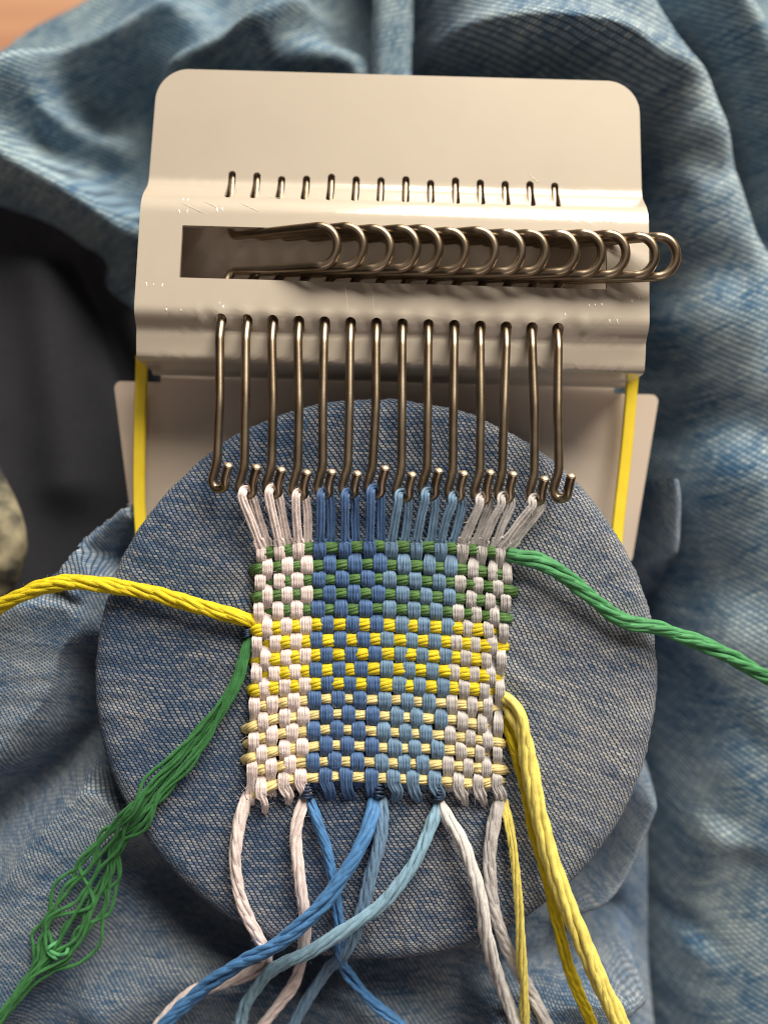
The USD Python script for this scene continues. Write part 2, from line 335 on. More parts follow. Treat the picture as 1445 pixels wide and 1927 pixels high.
jeans = thing('jeans', 'worn blue denim jeans with one spot stretched flat under the weaving and folds all round', 'jeans')
C0 = P(708, 1280, 0)[:2]; R0 = 33.6
def panel_height(X, Y):
    r = np.hypot(X - C0[0], Y - C0[1]); th = np.arctan2(Y - C0[1], X - C0[0])
    top = 0.75 * (1 - (r / R0)**2) + 0.12 * fb(X, Y, 0.12, 3)
    # little puckers where the threads are sewn through
    for (px, py, ex, ey, h) in ((960, 1100, 1090, 1160, 0.5), (955, 1060, 1060, 1090, 0.3), (470, 1130, 380, 1190, 0.3), (930, 1240, 1040, 1330, 0.35), (468, 1290, 380, 1330, 0.25), (940, 1180, 1040, 1260, 0.3), (950, 1160, 1180, 1230, 0.3), (935, 1400, 1080, 1480, 0.25), (470, 1240, 300, 1250, 0.22), (475, 1080, 330, 1060, 0.22), (560, 1500, 520, 1620, 0.2), (860, 1500, 900, 1620, 0.2)):
        top = top + ridge(X, Y, [(px, py), (ex, ey)], h, 20, 0.0, (0.15, 0.7))
    rip = fb(np.cos(th) * 9, np.sin(th) * 9, 1.0, 61) + 0.7 * fb(np.cos(th) * 22, np.sin(th) * 22, 1.0, 62)
    top = top + 0.75 * rip * sstep(R0 - 8.0, R0 - 0.5, r)
    r = r + 0.55 * rip * sstep(R0 - 6, R0 - 1, r)
    e = np.clip((r - (R0 - 2.6)) / 2.6, 0, 1)
    top = top - 1.7 * (1 - np.sqrt(np.maximum(1 - e * e, 0)))
    # the skirt around the hidden disc
    low = -10.5 + 2.5 * sstep(0.3, 0.8, -np.cos(th)) + 2.2 * fb(X, Y, 0.045, 11) + 4.5 * fb(np.cos(th) * 4.5, np.sin(th) * 4.5, 1.0, 63) * np.exp(-np.maximum(r - R0, 0) / 9.0)
    up = sstep(-0.25, 0.55, np.sin(th))
    low = low - 10.0 * up
    low = low - 15.0 * sstep(0.35, 0.8, np.cos(th)) * sstep(-0.45, -0.2, np.sin(th)) * (1 - up)
    low = low - 9.0 * sstep(R0 + 0.8, R0 + 4.0, r) * sstep(-0.90, -0.72, np.sin(th)) * (1 - sstep(0.1, 0.4, np.sin(th))) * sstep(0.1, 0.3, np.cos(th))
    pxs, pys = PX(X, Y, -14.0)
    low = low - 12.0 * sstep(1235, 1275, pxs) * sstep(1300, 1500, pys)
    # lower left: cloth pulled up towards the light, with a dark pleat against the disc
    low = low + ridge(X, Y, [(-60, 1190), (60, 1170), (150, 1130), (205, 1060)], 10.5, 95, -5, (0, 0.1))
    low = low + ridge(X, Y, [(-80, 1420), (20, 1330), (70, 1270)], 5.5, 110, -5)
    low = low + ridge(X, Y, [(240, 1500), (150, 1590), (70, 1700), (-40, 1860)], 11.0, 75, -5, (0.1, 0))
    low = low - ridge(X, Y, [(178, 1250), (165, 1380), (110, 1440), (20, 1500), (-60, 1560)], 7.5, 42, -8)
    low = low - ridge(X, Y, [(250, 1590), (330, 1690), (430, 1770), (560, 1830)], 6.0, 55, -8)
    low = low + ridge(X, Y, [(200, 1900), (330, 1840), (460, 1840), (640, 1900), (760, 1960)], 2.5, 60, -8)
    # bottom and lower right folds
    low = low + ridge(X, Y, [(1268, 1450), (1228, 1560), (1176, 1668), (1112, 1728), (1000, 1775)], 12.0, 25, -6, (0.2, 0.35))
    low = low - ridge(X, Y, [(1160, 1760), (1060, 1810), (930, 1835)], 3.0, 32, -10)
    low = low + ridge(X, Y, [(1240, 1850), (1120, 1885), (1000, 1900), (860, 1870)], 12.0, 50, -8, (0.1, 0.3))
    low = low + ridge(X, Y, [(1245, 1225), (1290, 1262), (1262, 1330)], 9.0, 24, -6, (0.0, 0.4))
    # flaps behind the plate
    low = low + ridge(X, Y, [(1215, 860), (1262, 905), (1268, 1000), (1262, 1090)], 13.0, 36, -10, (0.1, 0.2))
    low = low + ridge(X, Y, [(255, 945), (190, 1010), (120, 1085)], 11.0, 45, -10, (0.1, 0.1))
    w = sstep(R0 - 0.35, R0 + 1.1 , r)
    return top * (1 - w) + np.minimum(low, top - 1.2 * w) * w
def panel_keep(X, Y, Z):
    px, py = PX(X, Y, Z)
    edge = np.interp(px, [-200, 0, 90, 160, 250, 420], [1240, 1135, 1095, 1010, 940, 900])
    k = (py > edge) | (np.hypot(X - C0[0], Y - C0[1]) < R0 + 0.6)
    rim = np.interp(py, [700, 840, 900, 1100, 1230, 1265, 1330, 1420, 1600, 2100], [1210, 1228, 1285, 1285, 1285, 1310, 1300, 1300, 1300, 1320])
    return k & (px < rim)
def patch_bend(U, V):
    x1 = 6.0
    V = V + 0.011 * np.maximum(U - x1, 0)**2 + 0.02 * U
    V = V - 0.004 * np.maximum(-U - 14, 0)**2
    return U, V
def panel_uv(X, Y, Z):
    """Cloth coordinates measured along the cloth outwards from the middle of the round."""
    nt, rs = 720, np.arange(0, 110, 0.25)
    th = np.linspace(-np.pi, np.pi, nt + 1)
    RR, TT = np.meshgrid(rs, th)
    zz = panel_height(C0[0] + RR * np.cos(TT), C0[1] + RR * np.sin(TT))
    sl = np.clip(np.gradient(zz, 0.25, axis=1), -3.0, 3.0)
    ln = np.cumsum(np.sqrt(1 + sl**2) * 0.25, 1)
    ker = np.hanning(41); ker /= ker.sum()
    ln = np.apply_along_axis(lambda c: np.convolve(np.r_[c[-21:-1], c, c[1:21]], ker, 'valid'), 0, ln)
    r = np.hypot(X - C0[0], Y - C0[1]); t = np.arctan2(Y - C0[1], X - C0[0])
    from scipy.ndimage import map_coordinates
    q = map_coordinates(ln, [(t + np.pi) / (2 * np.pi) * nt, r / 0.25], order=1, mode='nearest')
    U, V = patch_bend(C0[0] + q * np.cos(t), C0[1] + q * np.sin(t))
    return np.stack([U + 100, V + 200], -1)
v, f, uv = grid_mesh(-66, 44, -78, 19, 0.3, panel_height, panel_keep, panel_uv)
on = (np.hypot(v[:, 0] - C0[0], v[:, 1] - C0[1]) < R0 + 0.4)[f].all(1)
def pick(v, f, uv, k):
    g = f[k]; u = np.unique(g); m = np.full(len(v), -1); m[u] = np.arange(len(u))
    return (v[u], m[g]), uv[u]
(out_m, out_uv), (v_f, uv) = pick(v, f, uv, ~on), pick(v, f, uv, on)
obj('gathered_folds', out_m, 'denim_gather_lit', jeans, uv=out_uv, label='paler blue denim gathered in soft folds around the tight round')
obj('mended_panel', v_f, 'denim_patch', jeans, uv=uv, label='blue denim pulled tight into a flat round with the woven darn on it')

def upper_height(X, Y):
    z = -33 + 3.0 * fb(X, Y, 0.03, 21)
    R = lambda px, h, w, t=(0, 0), p=2.0, zz=-16: ridge(X, Y, px, h, w, zz, t, p)
    z = z + R([(-120, 250), (0, 300), (110, 350), (290, 470)], 19, 58, (0, 0.1))
    z = z + R([(-120, 230), (20, 190), (130, 160)], 15, 70, (0, 0.25))
    z = z + R([(60, 215), (200, 200)], 7, 24, (0.2, 0.3))
    z = z + R([(-60, 180), (60, 95), (190, 35), (300, -30)], 15, 48)
    z = z + R([(265, 170), (330, 95), (450, 40), (560, -20)], 17, 45, (0.25, 0))
    z = z + R([(450, 130), (560, 80), (665, 90), (690, 190)], 15, 62, (0.2, 0))
    z = z + R([(780, 150), (850, 135), (905, 150)], 12, 26, (0.1, 0.3))
    z = z + R([(1330, -60), (1420, 60), (1500, 260)], 20, 80)
    z = z + R([(150, 470), (230, 560), (330, 700)], 8, 40, (0.1, 0.2))
    pxx, pyy = PX(X, Y, -12.0)
    under = sstep(250, 300, pxx) * (1 - sstep(1215, 1265, pxx)) * sstep(50, 95, pyy)
    return ndimage.gaussian_filter(np.minimum(z, -14.0 * under - 3.0 * (1 - under)), 2.5)
def upper_keep(X, Y, Z):
    px, py = PX(X, Y, Z)
    corner = np.interp(px, [-400, -20, 25, 70, 130, 180, 260], [280, 112, 74, 44, 16, -14, -85])
    return (py > corner)
v, f, uv = grid_mesh(-72, 74, -30, 84, 0.4, upper_height, upper_keep, flat_uv(0.55))
obj('crumpled_leg', (v, f), 'denim_fold', jeans, uv=uv, label='crumpled blue denim folds lying behind the loom, dark in their hollows')

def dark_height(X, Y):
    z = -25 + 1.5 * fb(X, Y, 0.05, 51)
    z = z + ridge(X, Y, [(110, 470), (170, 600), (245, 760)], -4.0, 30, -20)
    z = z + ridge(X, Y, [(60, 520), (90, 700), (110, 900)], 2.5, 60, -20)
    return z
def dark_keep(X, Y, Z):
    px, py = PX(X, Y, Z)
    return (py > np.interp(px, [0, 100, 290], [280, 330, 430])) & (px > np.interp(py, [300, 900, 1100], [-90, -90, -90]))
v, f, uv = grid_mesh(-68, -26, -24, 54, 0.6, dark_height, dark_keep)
obj('gap_shade', (v, f), 'gap_shade', smooth=True, label='nearly black sheet added as the deep shade in the gap to the left of the loom', category='cloth')  # sheet put in for the shadow that fills this gap

kp = spline([P(-40, 850, -17), P(-14, 930, -15), P(8, 990, -14), P(14, 1045, -14), P(-10, 1120, -15)], 0.4)
kr = 2.6 * np.sin(np.linspace(0.25, np.pi - 0.25, len(kp)))**0.5
kv, kf = tube(kp, kr, 28)
kv = kv + 0.9 * np.stack([meshkit.fbm(kv * 0.28, 3, 71 + i) - 0.5 for i in range(3)], 1)
obj('khaki_cloth', (kv, kf), 'khaki_cloth', smooth=True, label='blurred khaki bit of crumpled cloth poking in at the left border above the yellow thread', category='cloth')

def seam_height(X, Y):
    px, py = PX(X, Y, -16.0)
    e = np.clip(np.abs(px - 738) / 40, 0, 1)
    return -16.0 - 2.2 * e**4 + 0.5 * fb(X, Y, 0.15, 81) - 0.06 * (Y - 55)
def seam_keep(X, Y, Z):
    px, py = PX(X, Y, Z); return np.abs(px - 738 + 0.02 * (py - 60)) < 40
v, f, uv = grid_mesh(-4, 6, 48, 84, 0.25, seam_height, seam_keep, flat_uv(1.2))
obj('seam_band', (v, f), 'denim_fold', jeans, uv=uv, label='smooth light blue strip of denim between the two dark folds at the top')
def leg_height(X, Y):
    px, py = PX(X, Y, -14.0)
    left = np.interp(py, [-300, -60, 60, 100, 122, 150, 200, 330, 480, 700, 900, 1100, 1300, 1500, 1700, 1900, 2100], [660, 776, 792, 905, 1080, 1180, 1215, 1238, 1250, 1262, 1272, 1290, 1300, 1298, 1285, 1262, 1250])
    d = (px - left) * (D + 14) / F
    z = -38 + 27 * (1 - np.exp(-np.maximum(d + 2.2, 0) / 4.2)) - 0.004 * np.maximum(d - 8, 0)**2
    right = np.interp(py, [-200, 0, 60, 150, 300, 430, 560, 700], [1180, 1290, 1335, 1380, 1425, 1465, 1540, 1700])
    g = (right - px) * (D + 14) / F
    z = z - 24 * np.exp(-np.maximum(g + 1.0, 0) / 1.6)
    R = lambda pts, h, w, t=(0.2, 0.2): ridge(X, Y, pts, h, w, -10, t)
    z = z + 1.6 * fb(X, Y, 0.06, 31)
    for pts, h, w in (([(800, 150), (890, 95), (1020, 78), (1150, 100), (1240, 170)], 9.0, 48), ([(1290, 330), (1360, 230), (1440, 190)], 2.0, 40), ([(1240, 300), (1330, 265), (1400, 330)], -2.4, 32),
                      ([(1270, 520), (1360, 490), (1450, 520)], -2.2, 40), ([(1270, 640), (1360, 600), (1470, 610)], 2.2, 55),
                      ([(1270, 830), (1360, 790), (1480, 800)], -2.6, 42), ([(1290, 960), (1380, 900), (1480, 890)], 2.2, 55),
                      ([(1300, 1150), (1380, 1110), (1480, 1150)], -1.8, 50), ([(1310, 1270), (1400, 1230), (1500, 1230)], 1.6, 60),
                      ([(1310, 1520), (1360, 1440), (1470, 1380)], -1.6, 40), ([(1290, 1800), (1330, 1680), (1390, 1560)], 3.0, 40),
                      ([(1340, 1850), (1390, 1720), (1440, 1600)], -2.0, 34), ([(1260, 1960), (1300, 1850), (1340, 1790)], 2.0, 35)):
        z = z + R(pts, h * 0.9, w * 1.35)
    return ndimage.gaussian_filter(z, 2.0)
def leg_keep(X, Y, Z):
    return Z > -45
v, f, uv = grid_mesh(-14, 66, -80, 92, 0.35, leg_height, leg_keep, flat_uv(0.62))
obj('trouser_leg', (v, f), 'denim_leg', jeans, uv=uv, label='faded blue trouser leg running down the right of the loom')

# ------------------------------------------------------------------ darning loom
LC = P(737, 600, 0); LROT = -math.radians(1.6)
W = 60.2
def lw(p):
    """Loom frame (mm, x from its centre line) to the world."""
    p = np.asarray(p, float).copy()
    x, y = p[..., 0], p[..., 1] - LC[1]
    c, s = math.cos(LROT), math.sin(LROT)
    p[..., 0], p[..., 1] = LC[0] + c * x - s * y, LC[1] + s * x + c * y
    return p
def ly(py, z): return P(737, py, z)[1]
prof_px = [(140, -5.4), (358, -4.3), (384, -0.9), (600, 0.9), (633, -0.6), (641, -0.5), (689, -0.8), (710, -8.6), (718, -9.4)]
prof = np.array([(0.0, ly(a, b), b) for a, b in prof_px])
def fold_profile():
    out = [prof[0]]
    for i in range(1, len(prof) - 1):
        a, b, c = prof[i - 1:i + 2]
        d = min(0.9 if i == 1 else 1.7 if i == 2 else (0.3 if i in (4, 5) else 0.8), 0.48 * np.linalg.norm(a - b), 0.48 * np.linalg.norm(c - b))
        s_, e_ = b + (a - b) / np.linalg.norm(a - b) * d, b + (c - b) / np.linalg.norm(c - b) * d
        t = np.linspace(0, 1, 12)[:, None]
        out += list((1 - t)**2 * s_ + 2 * t * (1 - t) * b + t**2 * e_)
    return resample(np.array(out + [prof[-1]]), 0.06)
curve = fold_profile()
cs = np.r_[0, np.cumsum(np.linalg.norm(np.diff(curve, axis=0), axis=1))]
ct = np.gradient(curve, axis=0); ct /= np.linalg.norm(ct, axis=1, keepdims=True)
cn = np.stack([np.zeros(len(ct)), -ct[:, 2], ct[:, 1]], 1) * -1     # outward (towards the viewer)
def s_of(py):
    """Arc length at the picture height py."""
    pyc = CY - curve[:, 1] * F / (D - curve[:, 2])
    return float(np.interp(py, pyc, cs))
S1 = cs[-1]
sheet = sbox(-W / 2, 0.0, W / 2, S1)
rc = 4.0
for sx in (-1, 1):
    corner = sbox(min(sx * W / 2, sx * (W / 2 - rc)), 0, max(sx * W / 2, sx * (W / 2 - rc)), rc).difference(shapely.Point(sx * (W / 2 - rc), rc).buffer(rc, 24))
    sheet = sheet.difference(corner)
sheet = sheet.difference(sbox(-24.9, s_of(436), 25.0, s_of(531)).buffer(0.12, 4))
PITCH, HOFF = 3.036, -0.25
hook_x = [(k - 6.5) * PITCH + HOFF for k in range(14)]
gj = np.random.default_rng(3)
for k, x in enumerate(hook_x):
    a = 329 + gj.uniform(-3, 7)
    sheet = sheet.difference(LineString([(x, s_of(a + 9)), (x, s_of(376))]).buffer(0.45, 8))
    sheet = sheet.difference(LineString([(x, s_of(609)), (x, s_of(622))]).buffer(0.66, 8))
TH = 0.55
cr = manifold3d.CrossSection([np.array(sheet.exterior.coords)[:-1][::(1 if sheet.exterior.is_ccw else -1)]] + [np.array(i.coords)[:-1] for i in sheet.interiors], manifold3d.FillRule.EvenOdd)
man = manifold3d.Manifold.extrude(cr, TH).refine_to_length(0.45)
mm_ = man.to_mesh(); sv, sf = np.array(mm_.vert_properties[:, :3], float), np.array(mm_.tri_verts)
def fold(u, s, t):
    c = np.stack([np.interp(s, cs, curve[:, i]) for i in range(3)], -1)
    n = np.stack([np.interp(s, cs, cn[:, i]) for i in range(3)], -1); n /= np.linalg.norm(n, axis=-1, keepdims=True)
    p = c + n * (t - TH)[..., None]
    p[..., 0] = u * (1 - 0.016 * np.clip(1 - s / s_of(358), 0, 1))
    return p
sgn = 1 if cn[len(cn) // 2, 2] > 0 else -1
cn = cn * sgn
sh = fold(sv[:, 0], sv[:, 1], sv[:, 2])
# beaten bulges between the notches, and a slight bow of the whole face
near = np.exp(-((sv[:, 1] - s_of(604)) / 0.9)**2) * (np.abs(sv[:, 0]) < 23)
sh[:, 2] += near * -0.11 * np.cos((sv[:, 0] - HOFF) / PITCH * 2 * np.pi + np.pi * 0 )
sh[:, 2] += 0.10 * np.sin(sv[:, 0] * 0.35 + sv[:, 1] * 0.6) * np.exp(-((sv[:, 1] - s_of(690)) / 1.2)**2)
sh[:, 1] += 0.08 * np.sin(sv[:, 0] * 0.22 + 1.0) * np.exp(-((sv[:, 1] - s_of(637)) / 1.5)**2)
if sgn < 0: pass
loom = thing('darning_loom', 'small satin metal darning loom with a folded bridge and fourteen bronze wire hooks', 'darning loom', at=lw(np.array([0, ly(600, -9), -9.0])))
fm = trimesh.Trimesh(lw(sh), sf, process=False)
if fm.volume < 0: fm.invert()
frame = obj('frame', fm, 'satin_aluminium', loom, smooth=38)

# nicks left by the bending tool
nk = []
gk = np.random.default_rng(5)
def nick(px, py, lpx, wpx, ang):
    s = s_of(py + (px - 737) * -0.028); u = (px - 737) * 113.5 / F
    m = trimesh.creation.icosphere(1, 1.0); vv = np.array(m.vertices) * [wpx / 30, lpx / 30, 0.06]
    c, si = math.cos(ang), math.sin(ang)
    q = fold(u + c * vv[:, 0] - si * vv[:, 1], s + si * vv[:, 0] + c * vv[:, 1], TH + vv[:, 2] - 0.012)
    nk.append((lw(q), np.array(m.faces)))
for x0, y0, n, dx, dy in ((268, 533, 6, 11, 2.4), (322, 398, 4, 12, 1), (394, 396, 3, 8, 0), (330, 372, 3, 6, 1), (410, 570, 3, 7, 5), (1108, 575, 6, 9, -1), (1150, 603, 3, 8, -1), (1190, 565, 4, 9, -3), (1130, 412, 6, 7, 1), (310, 582, 4, 20, 4), (1062, 590, 2, 6, 4)):
    for i in range((n + 1) // 2):
        nick(x0 + i * dx * 1.4 + gk.uniform(-3, 3), y0 + i * dy + gk.uniform(-3, 3), gk.uniform(5, 13), gk.uniform(1.5, 3), gk.uniform(-0.25, 0.25))
for x0, y0, l, a in ((352, 392, 60, 1.15), (385, 385, 40, 1.1), (460, 390, 50, 1.15), (650, 560, 60, 0.15), (700, 562, 50, 0.1), (1010, 335, 30, 0.8), (500, 371, 40, 1.5)):
    nick(x0, y0, l, 0.9, -a)
obj('nick_marks', cat(nk), 'bright_nick', frame, kind='stuff')

# the wide base plate that runs under the cloth
def lp(px, py, z):
    """picture point to the loom frame"""
    p = P(px, py, z); c, s = math.cos(-LROT), math.sin(-LROT)
    x, y = p[0] - LC[0], p[1] - LC[1]
    return np.array([c * x - s * y, LC[1] + s * x + c * y])
A = [lp(212, 716, -9.8), lp(1242, 742, -9.8), lp(1190, 1060, -11.5), lp(255, 1060, -11.5)]
plate = Polygon(A).buffer(-0.9).buffer(0.9, 8).union(sbox(-W / 2 + 0.8, ly(900, -9.8), W / 2 - 1.4, ly(200, -9)))
pc = manifold3d.CrossSection([np.array(shapely.geometry.polygon.orient(plate).exterior.coords)[:-1]], manifold3d.FillRule.EvenOdd)
pm = manifold3d.Manifold.extrude(pc, 0.6).refine_to_length(2.0).to_mesh(); pv = np.array(pm.vert_properties[:, :3], float)
pv[:, 2] += np.interp(-pv[:, 1], [-ly(200, -9), -ly(400, -5), -ly(700, -9.8), -ly(1060, -11.5)], [-9.2, -7.6, -10.6, -12.6])
obj('base_plate', trimesh.Trimesh(lw(pv), np.array(pm.tri_verts), process=False), 'brightened_aluminium', loom, smooth=30)

# hooks: one bent wire each
gh = np.random.default_rng(12)
tips = [(430, 873), (483, 876), (530, 881), (578, 886), (625, 885), (673, 888), (725, 878), (776, 890), (826, 883), (873, 888), (923, 886), (966, 889), (1025, 898), (1075, 893)]
feet = [(403, 893), (453, 905), (503, 905), (553, 908), (600, 905), (647, 905), (694, 905), (748, 912), (796, 908), (846, 912), (895, 916), (939, 914), (999, 918), (1044, 912)]
WR = 0.54
for k, x in enumerate(hook_x):
    j = lambda a: gh.uniform(-a, a)
    lift = j(0.35); reach = 11.0 + j(0.4); dz = 3.2 + j(0.35)
    a = []
    a.append((x, ly(338 + j(3), -5.6), -5.6)); a.append((x, ly(432, -3.9), -3.9))
    a.append((x + 0.5, ly(452, -3.2), -3.2)); a.append((x + reach, ly(430 + j(2), dz) , dz))
    up = fillet(np.array(a), 1.4, 0.15)
    ca = up[-1]; lo = np.array([x + reach + 0.1, ly(505 + j(2), dz - 0.4), dz - 0.4])
    c = (ca + lo) / 2; rr = abs(ca[1] - lo[1]) / 2
    th = np.linspace(math.pi / 2, -math.pi / 2, 22)[1:-1]
    arc = np.stack([c[0] + rr * np.cos(th) * 0.95, c[1] + rr * np.sin(th), c[2] + 0.25 * np.cos(th) + (ca[2] - lo[2]) / 2 * np.sin(th)], 1)
    low = fillet(np.array([lo, (x + 0.6, ly(519, -2.2), -2.2), (x, ly(540, -1.9), -1.9), (x, ly(601, -0.85), -0.85), (x, ly(622, 0.35), 0.35), (x, ly(645, 1.0), 1.0)]), 1.2, 0.15)
    w0 = lw(np.vstack([up, arc, low]))
    fx, fy = feet[k]; tx, ty = tips[k]; zz = 2.6
    hx, hy = w0[-1][0], w0[-1][1]
    shank = [w0[-1], P(*(np.array(PX(hx, hy, 1.0)) * 0.5 + np.array([fx + 9, fy - 25]) * 0.5 + [j(2.5), 0]), 2.2), P(fx + 7 + j(1.5), fy - 26, 2.6), P(fx + 1, fy - 5, zz)]
    sh_ = fillet(np.array(shank), 1.2, 0.15)
    bx = 0.5 * (fx + tx) - 1.5; by = fy + 27
    hook = spline([P(fx + 1, fy - 5, zz), P(fx - 3, fy + 13, zz - 0.05), P(bx - 8, by, zz + 0.1), P(bx + 8, by - 4, zz + 0.5), P(tx - 7, ty + 32, zz + 1.0), P(tx - 2, ty + 10, zz + 1.45), P(tx, ty + 2, zz + 1.7)], 0.12)
    path = np.vstack([w0[:-1], sh_[:-1], hook])
    path = resample(path, 0.14)
    ker = np.array([1, 2, 3, 2, 1]) / 9.0
    sm = np.stack([np.convolve(np.pad(path[:, i], 2, mode='edge'), ker, 'valid') for i in range(3)], 1)
    h = obj('hook', tube(sm, WR, 12), 'bronzed_wire', loom)
    # bright cut end of the wire
    t = sm[-1] - sm[-3]; t /= np.linalg.norm(t)
    obj('cut_end', tube(np.array([sm[-1] - t * 0.02, sm[-1] + t * 0.10, sm[-1] + t * 0.20]), [WR * 0.99, WR * 0.97, WR * 0.72], 12), 'cut_wire', h)

# ------------------------------------------------------------------ rubber bands
def strip(pts, w, h):
    p = spline(pts, 0.6); t, side, up = frames(p)
    prof = [(-w, -h), (-w * 1.0, h * 0.6), (-w * 0.85, h), (w * 0.85, h), (w, h * 0.6), (w, -h)]
    n = len(prof)
    v = np.concatenate([p[:, None] + a * side[:, None] + b * up[:, None] for a, b in prof], 1).reshape(-1, 3)
    i, j = np.meshgrid(np.arange(len(p) - 1), np.arange(n), indexing='ij')
    q = np.stack([i * n + j, i * n + (j + 1) % n, (i + 1) * n + (j + 1) % n, (i + 1) * n + j], -1).reshape(-1, 4)
    m = trimesh.Trimesh(v, np.vstack([q[:, [0, 1, 2]], q[:, [0, 2, 3]]]), process=False)
    return m
b1 = strip([P(266, 672, -5.5), P(266, 705, -8.0), P(263, 800, -8.4), P(262, 930, -8.2), P(266, 1010, -7.8)], 0.72, 0.32)
obj('rubber_band', b1, 'yellow_rubber', smooth=40, label='yellow rubber band stretched over the left wing of the metal plate', category='rubber band', group='yellow bands holding the loom')
b2 = strip([P(1190, 690, -5.5), P(1189, 722, -8.0), P(1178, 850, -8.4), P(1163, 985, -8.2), P(1158, 1050, -7.8)], 0.72, 0.32)
obj('rubber_band', b2, 'yellow_rubber', smooth=40, label='yellow rubber band stretched over the right wing of the metal plate', category='rubber band', group='yellow bands holding the loom')

# ------------------------------------------------------------------ fibres standing off the threads
def fibres(parent, mat_name, pts, nrm, count, seed, length=(0.5, 1.5), width=0.016):
    g = np.random.default_rng(seed)
    idx = g.integers(0, len(pts), count)
    P0, cnt = [], []
    o = origin_of(parent)
    for i in idx:
        n = nrm[i] * 0.8 + g.normal(0, 0.75, 3); n /= np.linalg.norm(n)
        L = g.uniform(*length) * g.uniform(0.4, 1.0)
        bend = g.normal(0, 1, 3); bend -= n * (bend @ n)
        bend2 = g.normal(0, 0.6, 3)
        t = np.linspace(0, 1, 6)[:, None]
        c = pts[i] - n * 0.02 + n * t * L * 0.55 + bend * t**2 * L * 0.45 + bend2 * t**3 * L * 0.25
        P0.append(c - o); cnt.append(6)
    cu = UsdGeom.BasisCurves.Define(stage, numbered(str(parent.GetPath()) + '/loose_fibres'))
    cu.CreateTypeAttr('linear')
    cu.CreatePointsAttr(Vt.Vec3fArray.FromNumpy((np.vstack(P0) * MM).astype(np.float32)))
    cu.CreateCurveVertexCountsAttr(Vt.IntArray(cnt))
    cu.CreateWidthsAttr(Vt.FloatArray([width * MM] * (6 * len(cnt)))); cu.SetWidthsInterpolation('vertex')
    UsdShade.MaterialBindingAPI.Apply(cu.GetPrim()).Bind(LOOK[mat_name])
    props(cu.GetPrim(), kind='stuff')

# ------------------------------------------------------------------ woven patch
patch = thing('woven_darn', 'small woven darn of white, blue and grey warps crossed by green, yellow and cream rows', 'darn', at=P(708, 1260, 0.5))
A_top = np.array([490, 524, 562, 601, 647, 692, 735, 781.5, 829, 867, 904, 937.0])
B_top = np.array([504, 541.5, 579, 621, 668, 713, 760, 807, 851, 891, 927, 953.0])
A_bot = np.array([474, 510, 547, 588, 628, 671, 719, 761, 796, 844, 881, 914.0])
B_bot = np.array([494, 534, 568, 612, 652, 698, 744, 778, 822, 864, 902, 935.0])
def col_x(k, which, y):
    t = (y - 1065) / (1440 - 1065)
    a, b = (A_top, A_bot) if which == 0 else (B_top, B_bot)
    # a bow inwards at mid height on the right, as woven
    return a[k] + (b[k] - a[k]) * t + (2.0 * math.sin(k * 2.1 + which) * math.sin(t * 5 + k))
rows = [
 [(498, 1041), (560, 1032), (700, 1028), (850, 1031), (905, 1036), (962, 1044)],
 [(476, 1072), (540, 1066), (700, 1062), (800, 1066), (905, 1075), (948, 1083)],
 [(500, 1096), (620, 1090), (720, 1089), (800, 1093), (900, 1099), (968, 1113)],
 [(480, 1124), (530, 1119), (650, 1116), (760, 1119), (870, 1126), (938, 1132)],
 [(500, 1150), (600, 1147), (720, 1145), (830, 1150), (910, 1158), (957, 1164)],
 [(478, 1187), (525, 1180), (620, 1174), (720, 1176), (830, 1180), (930, 1187)],
 [(498, 1211), (600, 1205), (720, 1203), (840, 1208), (948, 1217)],
 [(480, 1243), (520, 1240), (600, 1232), (720, 1230), (850, 1235), (920, 1243)],
 [(495, 1270), (600, 1261), (720, 1258), (830, 1263), (900, 1270), (938, 1276)],
 [(474, 1300), (520, 1293), (600, 1286), (720, 1288), (850, 1293), (924, 1300)],
 [(490, 1329), (560, 1318), (620, 1314), (750, 1318), (850, 1324), (938, 1333)],
 [(461, 1372), (520, 1352), (620, 1343), (740, 1348), (850, 1355), (918, 1366)],
 [(465, 1400), (500, 1386), (540, 1379), (620, 1372), (740, 1378), (850, 1384), (900, 1392), (947, 1400)],
 [(460, 1430), (520, 1412), (620, 1402), (760, 1408), (850, 1411), (918, 1419)],
 [(482, 1449), (550, 1437), (620, 1432), (760, 1437), (850, 1440), (905, 1446), (949, 1449)],
 [(468, 1498), (500, 1483), (550, 1466), (620, 1461), (720, 1464), (800, 1468), (885, 1475), (943, 1470)]]
def row_y(r, x):
    p = np.array(rows[r]); return np.interp(x, p[:, 0], p[:, 1])
ZC = 1.75
def noise_strands(p, offs, ups, r, g, sides=6, amp=0.03, step=0.12):
    t, side, up = frames(p)
    parts, surf, nrm = [], [], []
    for a, b in zip(offs.T, ups.T):
        w = smooth_noise(len(p), step, 1.6, amp, g)
        q = p + side * (a + w[:, 0])[:, None] + up * (b + w[:, 1])[:, None]
        parts.append((q, r, sides))
        surf.append(q + up * np.mean(r)); nrm.append(up + side * np.sign(a)[:, None] * 0.8)
    return parts, np.vstack(surf), np.vstack(nrm)
fsurf = {}
loop_fx = [(456, 926), (506, 922), (557, 931), (603, 929), (649, 931), (697, 923), (749, 932), (799, 929), (850, 936), (901, 939), (942, 937), (1000, 941)]
warp_mat = ['thread_white'] * 3 + ['thread_blue'] * 3 + ['thread_light_blue'] * 3 + ['thread_grey'] * 3
warp_lab = ['white warp loop', 'mid blue warp loop', 'light blue warp loop', 'pale grey warp loop']
gw = np.random.default_rng(21)
